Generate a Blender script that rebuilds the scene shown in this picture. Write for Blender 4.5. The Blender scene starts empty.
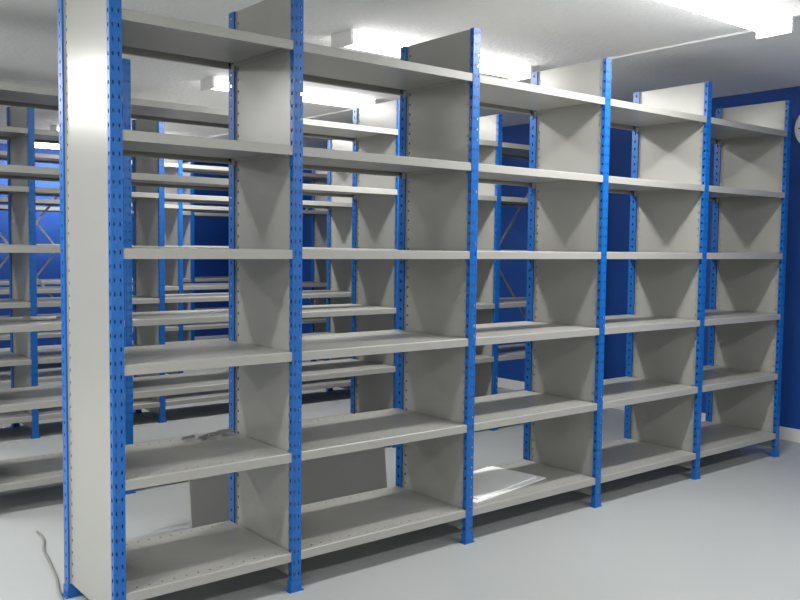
import bpy, bmesh, random
from math import *
from mathutils import Matrix, Vector
random.seed(4)
S=bpy.context.scene
# ---------------------------------------------------------------- dimensions
H=2.5; L0=0.757; L=0.9994; D=0.556; P=1.8134
LV=[0.169+0.4235*k for k in range(6)]
XW=5.34; CZ=2.70; YB=8.75; XL=-4.2; YF=-4.6
UX=[0,L0]+[L0+L*i for i in range(1,5)]
# ---------------------------------------------------------------- materials
def mat(name,col,rough=.5,metal=0,bump=0,bscale=50,var=0,vscale=3,spec=.5,rvar=0,coat=0):
    m=bpy.data.materials.new(name);m.use_nodes=True
    nt=m.node_tree;b=nt.nodes['Principled BSDF']
    b.inputs['Base Color'].default_value=(*col,1);b.inputs['Roughness'].default_value=rough
    b.inputs['Metallic'].default_value=metal
    b.inputs['Specular IOR Level'].default_value=spec
    b.inputs['Coat Weight'].default_value=coat
    geo=nt.nodes.new('ShaderNodeNewGeometry')
    if var or rvar:
        n=nt.nodes.new('ShaderNodeTexNoise');n.inputs['Scale'].default_value=vscale;n.inputs['Detail'].default_value=5
        nt.links.new(geo.outputs['Position'],n.inputs['Vector'])
        if var:
            mx=nt.nodes.new('ShaderNodeMix');mx.data_type='RGBA'
            mx.inputs[6].default_value=(*[c*(1-var) for c in col],1)
            mx.inputs[7].default_value=(*[min(1,c*(1+var)) for c in col],1)
            nt.links.new(n.outputs['Fac'],mx.inputs[0]);nt.links.new(mx.outputs[2],b.inputs['Base Color'])
        if rvar:
            mr=nt.nodes.new('ShaderNodeMapRange')
            mr.inputs['From Min'].default_value=.3;mr.inputs['From Max'].default_value=.7
            mr.inputs['To Min'].default_value=rough-rvar;mr.inputs['To Max'].default_value=rough+rvar
            nt.links.new(n.outputs['Fac'],mr.inputs['Value']);nt.links.new(mr.outputs[0],b.inputs['Roughness'])
    if bump:
        n=nt.nodes.new('ShaderNodeTexNoise');n.inputs['Scale'].default_value=bscale;n.inputs['Detail'].default_value=4
        nt.links.new(geo.outputs['Position'],n.inputs['Vector'])
        bp=nt.nodes.new('ShaderNodeBump');bp.inputs['Strength'].default_value=bump;bp.inputs['Distance'].default_value=.01
        nt.links.new(n.outputs['Fac'],bp.inputs['Height']);nt.links.new(bp.outputs[0],b.inputs['Normal'])
    return m
M_blue=mat('blue_post_paint',(.006,.105,.38),.35,var=.04)
M_grey=mat('grey_shelf_paint',(.325,.322,.300),.38,var=.015,vscale=1.5,spec=.45)
M_panel=mat('grey_panel_paint',(.325,.325,.303),.25,var=.015,vscale=1.5,spec=.5)
M_wall=mat('blue_wall_paint',(.005,.062,.31),.6,bump=.15,bscale=60,var=.04)
M_white=mat('white_wall_paint',(.82,.82,.80),.7,bump=.1,bscale=60)
M_ceil=mat('textured_ceiling',(.84,.84,.83),.85,bump=.9,bscale=38,var=.04,vscale=40)
M_floor=mat('grey_floor_paint',(.385,.402,.402),.42,bump=.03,bscale=30,var=.03,vscale=1.3,rvar=.05)
M_trim=mat('white_trim',(.8,.8,.8),.4)
M_steel=mat('galvanised_steel',(.5,.5,.5),.35,metal=.8,var=.1,vscale=20)
M_plastic=mat('white_plastic',(.82,.82,.8),.35)
M_dark=mat('black_plastic',(.02,.02,.02),.4)
M_card=mat('white_card',(.92,.93,.92),.6,var=.01)
M_cable=mat('grey_strap',(.2,.2,.19),.5)
def emis(name,s,col=(1,.985,.96)):
    m=bpy.data.materials.new(name);m.use_nodes=True
    b=m.node_tree.nodes['Principled BSDF']
    b.inputs['Base Color'].default_value=(.9,.9,.9,1)
    b.inputs['Emission Color'].default_value=(*col,1);b.inputs['Emission Strength'].default_value=s
    return m
M_em=emis('fluorescent_diffuser',20)
# ---------------------------------------------------------------- mesh helpers
class MB:
    def __init__(s): s.bm=bmesh.new(); s.mi=0
    def quad(s,*pts):
        f=s.bm.faces.new([s.bm.verts.new(p) for p in pts]);f.material_index=s.mi;return f
    def plate(s,o,u,v,ub,vb,hole=None):
        o=Vector(o);u=Vector(u);v=Vector(v)
        for j in range(len(vb)-1):
            i=0
            while i<len(ub)-1:
                if hole and hole(i,j): i+=1;continue
                k=i
                while k+1<len(ub)-1 and not(hole and hole(k+1,j)): k+=1
                s.quad(o+u*ub[i]+v*vb[j],o+u*ub[k+1]+v*vb[j],o+u*ub[k+1]+v*vb[j+1],o+u*ub[i]+v*vb[j+1])
                i=k+1
    def box(s,a,b,mtx=None):
        a=Vector(a);b=Vector(b)
        r=bmesh.ops.create_cube(s.bm,size=1)
        for vv in r['verts']:
            vv.co=Vector([(a[i]+b[i])/2+vv.co[i]*(b[i]-a[i]) for i in range(3)])
            if mtx: vv.co=mtx@vv.co
        for vv in r['verts']:
            for f in vv.link_faces: f.material_index=s.mi
        return r['verts']
    def cyl(s,c,r,h,axis='Z',seg=24,r2=None):
        rot={'Z':Matrix(),'X':Matrix.Rotation(pi/2,4,'Y'),'Y':Matrix.Rotation(pi/2,4,'X')}[axis]
        q=bmesh.ops.create_cone(s.bm,cap_ends=True,segments=seg,radius1=r,radius2=r if r2 is None else r2,depth=h,matrix=Matrix.Translation(c)@rot)
        for vv in q['verts']:
            for f in vv.link_faces: f.material_index=s.mi
    def mesh(s,name,mats):
        me=bpy.data.meshes.new(name);s.bm.to_mesh(me);s.bm.free()
        for m in mats: me.materials.append(m)
        return me
def obj(name,me,parent=None,loc=(0,0,0),rot=(0,0,0)):
    o=bpy.data.objects.new(name,me);S.collection.objects.link(o);o.location=loc;o.rotation_euler=rot
    if parent:o.parent=parent
    return o
def empty(name,loc=(0,0,0)):
    o=bpy.data.objects.new(name,None);o.empty_display_size=.2;S.collection.objects.link(o);o.location=loc;return o
# ---------------------------------------------------------------- post (perforated upright)
PW=.045;PD=.026;PR=.050
def post_mesh(PD):
    b=MB()
    vb=[0]
    for n in range(50): vb+=[n*.05+.018,n*.05+.032]
    vb.append(H)
    odd=lambda j:j%2==1
    ub=[0,.009,.014,.031,.036,PW]
    b.plate((-PW/2,0,0),(1,0,0),(0,0,1),ub,vb,lambda i,j:odd(j) and i in(1,3))
    b.plate((-PW/2,PD,0),(1,0,0),(0,0,1),ub,vb,lambda i,j:odd(j) and i in(1,3))
    m=PD*.5
    sb=[0,m-.005,m+.005,PD]
    for x in(-PW/2,PW/2): b.plate((x,0,0),(0,1,0),(0,0,1),sb,vb,lambda i,j:odd(j) and i==1)
    b.quad((-PW/2,0,H),(PW/2,0,H),(PW/2,PD,H),(-PW/2,PD,H))
    b.box((-.034,-.006,0),(.034,PD+.006,.004))
    b.box((-.026,-.003,0),(.026,PD+.003,.045))
    return b.mesh('perforated_post',[M_blue])
ME_post=post_mesh(PD);ME_rear=post_mesh(PR)
def panel_mesh():
    b=MB();t=.011;z0=.06
    vb=[0]
    n=0
    while n*.05+.04<H-z0-.02: vb+=[n*.05+.03,n*.05+.04];n+=1
    vb.append(H-z0)
    ya=PD;yb=D-PR;w=yb-ya
    ub=[0,.016,.024,w-.024,w-.016,w]
    for x in(-t,t): b.plate((x,ya,z0),(0,1,0),(0,0,1),ub,vb,lambda i,j:j%2==1 and i in(1,3))
    b.quad((-t,ya,H),(t,ya,H),(t,yb,H),(-t,yb,H));b.quad((-t,ya,z0),(t,ya,z0),(t,yb,z0),(-t,yb,z0))
    for x0,x1 in((-t-.004,-t),(t,t+.004)):
        b.box((x0,ya,z0),(x1,ya+.008,H));b.box((x0,yb-.008,z0),(x1,yb,H))
    return b.mesh('side_panel',[M_panel])
ME_panel=panel_mesh()
def shelf_mesh(W):
    b=MB();y0=.003;y1=D-.003;lip=.038
    n=int((W-.06)/.05);st=(W-(n-1)*.05)/2
    ub=[0]
    for i in range(n): ub+=[st+i*.05-.0035,st+i*.05+.0035]
    ub.append(W)
    vb=[.003,.032,.040,y1-y0-.040,y1-y0-.032,y1-y0-.003]
    b.plate((0,y0,0),(1,0,0),(0,1,0),ub,vb,lambda i,j:i%2==1 and j in(1,3))
    for ya,s in((y0,1),(y1,-1)):
        b.quad((0,ya+.003*s,0),(W,ya+.003*s,0),(W,ya,-.003),(0,ya,-.003))
        b.quad((0,ya,-.003),(W,ya,-.003),(W,ya,-lip),(0,ya,-lip))
        b.quad((0,ya,-lip),(W,ya,-lip),(W,ya+.018*s,-lip),(0,ya+.018*s,-lip))
        b.quad((0,ya+.018*s,-lip),(W,ya+.018*s,-lip),(W,ya+.018*s,-lip+.01),(0,ya+.018*s,-lip+.01))
    for x in(0,W): b.quad((x,y0,-.001),(x,y1,-.001),(x,y1,-.03),(x,y0,-.03))
    # pan stiffener under the tray
    b.box((.01,.07,-.020),(W-.01,D-.07,-.006))
    for x in(-.0035,W-.0065):
        for y in(y0+.03,y1-.05): b.box((x+.0005,y,-.05),(x+.0095,y+.02,-.02))
    return b.mesh('steel_shelf',[M_grey])
ME_sh={0:shelf_mesh(L0-PW)}
ME_sh[1]=shelf_mesh(L-PW)
def brace_mesh(W,h):
    b=MB()
    for s in(1,-1):
        ang=atan2(h,W)*s;ln=hypot(W,h)
        mt=Matrix.Translation((W/2,.004*s,h/2))@Matrix.Rotation(-ang,4,'Y')
        b.box((-ln/2,-.0015,-.012),(ln/2,.0015,.012),mt)
    return b.mesh('cross_brace',[M_steel])
ME_br=brace_mesh(L-.02,1.25)
def unit(y,braces=()):
    e=empty('shelving_unit',(0,y,0))
    for i,x in enumerate(UX):
        obj(f'front_post_{i+1}',ME_post,e,(x,0,0))
        obj(f'rear_post_{i+1}',ME_rear,e,(x,D,0),(0,0,pi))
        obj(f'side_panel_{i+1}',ME_panel,e,(x,0,0))
        if i<5:
            for k,z in enumerate(LV):
                obj(f'bay_{i+1}_shelf_{k+1}',ME_sh[0 if i==0 else 1],e,(x+PW/2,0,z))
    for bay,z in braces: obj(f'cross_brace_{bay}',ME_br,e,(UX[bay]+.01,D+.006,z))
    return e
unit(0);unit(P,[(4,.75)]);unit(2*P);unit(3*P,[(1,.75),(4,.75)]);unit(4*P,[(2,.75)])
# ---------------------------------------------------------------- room
def simple(name,a,b,m):
    q=MB();q.box(a,b);return obj(name,q.mesh(name,[m]))
simple('floor',(XL-.1,YF-.1,-.1),(XW+.1,YB+.1,0),M_floor)
simple('ceiling',(XL-.1,YF-.1,CZ),(XW+.1,YB+.1,CZ+.1),M_ceil)
simple('wall_right',(XW,YF-.1,0),(XW+.1,YB+.1,CZ),M_wall)
simple('wall_back',(XL,YB,0),(XW,YB+.1,CZ),M_wall)
simple('wall_left',(XL-.1,YF-.1,0),(XL,YB+.1,CZ),M_white)
simple('wall_front',(XL,YF-.1,0),(XW,YF,CZ),M_white)
def base(name,a,b):
    q=MB();q.box(a,b);o=obj(name,q.mesh(name,[M_trim]))
    bv=o.modifiers.new('bevel','BEVEL');bv.width=.004;bv.segments=2
base('baseboard_right',(XW-.015,YF,0),(XW,YB-.015,.10))
base('baseboard_back',(XL+.015,YB-.015,0),(XW,YB,.10))
base('baseboard_left',(XL,YF+.015,0),(XL+.015,YB,.10))
base('baseboard_front',(XL,YF,0),(XW-.015,YF+.015,.10))
q=MB();q.box((3.49,YF+.05,CZ-.012),(3.515,YB-.02,CZ-.0005));obj('ceiling_conduit',q.mesh('ceiling_conduit',[M_trim]))
# ---------------------------------------------------------------- fluorescent fixtures
def fixture_mesh(ln=1.5):
    b=MB();w=.10
    b.mi=0
    b.box((-ln/2,-w+.01,-.03),(ln/2,w-.01,-.0005))
    b.box((-ln/2-.012,-w,-.085),(-ln/2+.008,w,-.0005));b.box((ln/2-.008,-w,-.085),(ln/2+.012,w,-.0005))
    b.mi=1
    n=4;pts=[(-w+.004+(2*w-.008)*i/n, -.025-.05*(1-abs(2*i/n-1)**3)) for i in range(n+1)]
    for (ya,za),(yb,zb) in zip(pts,pts[1:]):
        b.quad((-ln/2+.008,ya,za),(ln/2-.008,ya,za),(ln/2-.008,yb,zb),(-ln/2+.008,yb,zb))
    return b.mesh('fluorescent_batten',[M_plastic,M_em])
ME_f=fixture_mesh()
for (x,y) in [(2.64,-.6),(-1.7,-.6),(2.66,-2.9),(-1.7,-2.9),(2.55,1.18),(-1.7,1.18),(2.6,3.0),(-1.7,3.0),(2.6,4.8),(-1.7,4.8),(2.6,6.6),(2.6,8.2)]:
    fx=obj('fluorescent_ceiling_light',ME_f,None,(x,y,CZ))
    ld=bpy.data.lights.new('tube_lamp','AREA');ld.shape='RECTANGLE';ld.size=1.42;ld.size_y=.12;ld.energy=30;ld.color=(1,.99,.97)
    obj('tube_lamp',ld,fx,(0,0,-.0835))
# ---------------------------------------------------------------- wall clock
b=MB();b.mi=0;b.cyl((-.012,0,0),.16,.023,'X',48);b.mi=1;b.cyl((-.0245,0,0),.14,.003,'X',48)
b.mi=2
for i in range(12):
    a=i*pi/6;b.box((-.028,-.004,.115),(-.0262,.004,.132),Matrix.Rotation(a,4,'X'))
b.box((-.030,-.005,-.02),(-.0285,.005,.075),Matrix.Rotation(1.9,4,'X'));b.box((-.032,-.003,-.02),(-.0305,.003,.11),Matrix.Rotation(.5,4,'X'))
b.cyl((-.030,0,0),.009,.008,'X',16)
obj('wall_clock',b.mesh('wall_clock',[M_plastic,M_card,M_dark]),None,(XW,.09,2.38))
# ---------------------------------------------------------------- loose things
b=MB();b.box((0,0,0),(.66,.37,.006));b.box((.05,.02,.0065),(.62,.345,.013),Matrix.Rotation(.03,4,'Z'))
obj('white_cardboard_sheet',b.mesh('white_cardboard_sheet',[M_card]),None,(UX[2]+.09,.05,LV[0]+.0008),(0,0,.17))
# spare flat panels standing on edge in the aisle
e=empty('spare_side_panels',(.74,1.0,0))
for i in range(3):
    q=MB();w_=1.25-.12*i;h_=.47-.03*i
    q.box((0,0,0),(w_,.012,h_));q.box((0,.012,0),(w_,.03,.012));q.box((0,.012,h_-.012),(w_,.03,h_))
    obj(f'panel_{i+1}',q.mesh('spare_panel',[M_grey]),e,(.02+i*.16,.055*i,.006),(radians(-7),0,radians(-1+i*1.5)))
cu=bpy.data.curves.new('floor_strap','CURVE');cu.dimensions='3D';sp=cu.splines.new('NURBS')
pp=[(.12,1.42),(.13,1.30),(.06,1.15),(.05,1.0),(.02,.85),(.0,.7),(-.05,.55),(-.06,.4)]
sp.points.add(len(pp)-1)
for p_,c in zip(sp.points,pp): p_.co=(c[0],c[1],.006,1)
sp.use_endpoint_u=True;cu.bevel_depth=.006
o=obj('floor_strap',cu);cu.materials.append(M_cable)
def brackets(loc,n,seed):
    r=random.Random(seed);b=MB()
    for i in range(n):
        mt=Matrix.Translation((r.uniform(-.10,.10),r.uniform(-.02,.02),.003+.007*(i%3)))@Matrix.Rotation(r.uniform(-.9,.9),4,'Z')
        b.box((-.04,-.007,0),(.04,.007,.003),mt);b.box((-.04,.004,0),(.04,.007,.012),mt)
    obj('metal_brackets',b.mesh('metal_brackets',[M_steel]),None,loc)
brackets((.58,.46,LV[1]-.002),7,2)
brackets((.35,P+.2,LV[2]-.002),8,5)
# ---------------------------------------------------------------- world
w=bpy.data.worlds.new('world');S.world=w;w.use_nodes=True
w.node_tree.nodes['Background'].inputs[0].default_value=(.8,.9,1,1);w.node_tree.nodes['Background'].inputs[1].default_value=.1
# ---------------------------------------------------------------- camera
F=871.4852;cx,cy,ch=-1.1719,-3.0627,1.4573;yaw,pitch,roll=.6793,-.0612,.0116
fw=Vector((sin(yaw)*cos(pitch),cos(yaw)*cos(pitch),sin(pitch)));rt=Vector((cos(yaw),-sin(yaw),0));up=rt.cross(fw)
r2=rt*cos(roll)+up*sin(roll);u2=up*cos(roll)-rt*sin(roll)
cd=bpy.data.cameras.new('camera');cam=bpy.data.objects.new('camera',cd);S.collection.objects.link(cam)
cam.matrix_world=Matrix(((r2.x,u2.x,-fw.x,cx),(r2.y,u2.y,-fw.y,cy),(r2.z,u2.z,-fw.z,ch),(0,0,0,1)))
cd.sensor_width=36;cd.lens=F/800*36;cd.clip_start=.05
S.camera=cam
S.view_settings.view_transform='Standard'
S.view_settings.exposure=.12
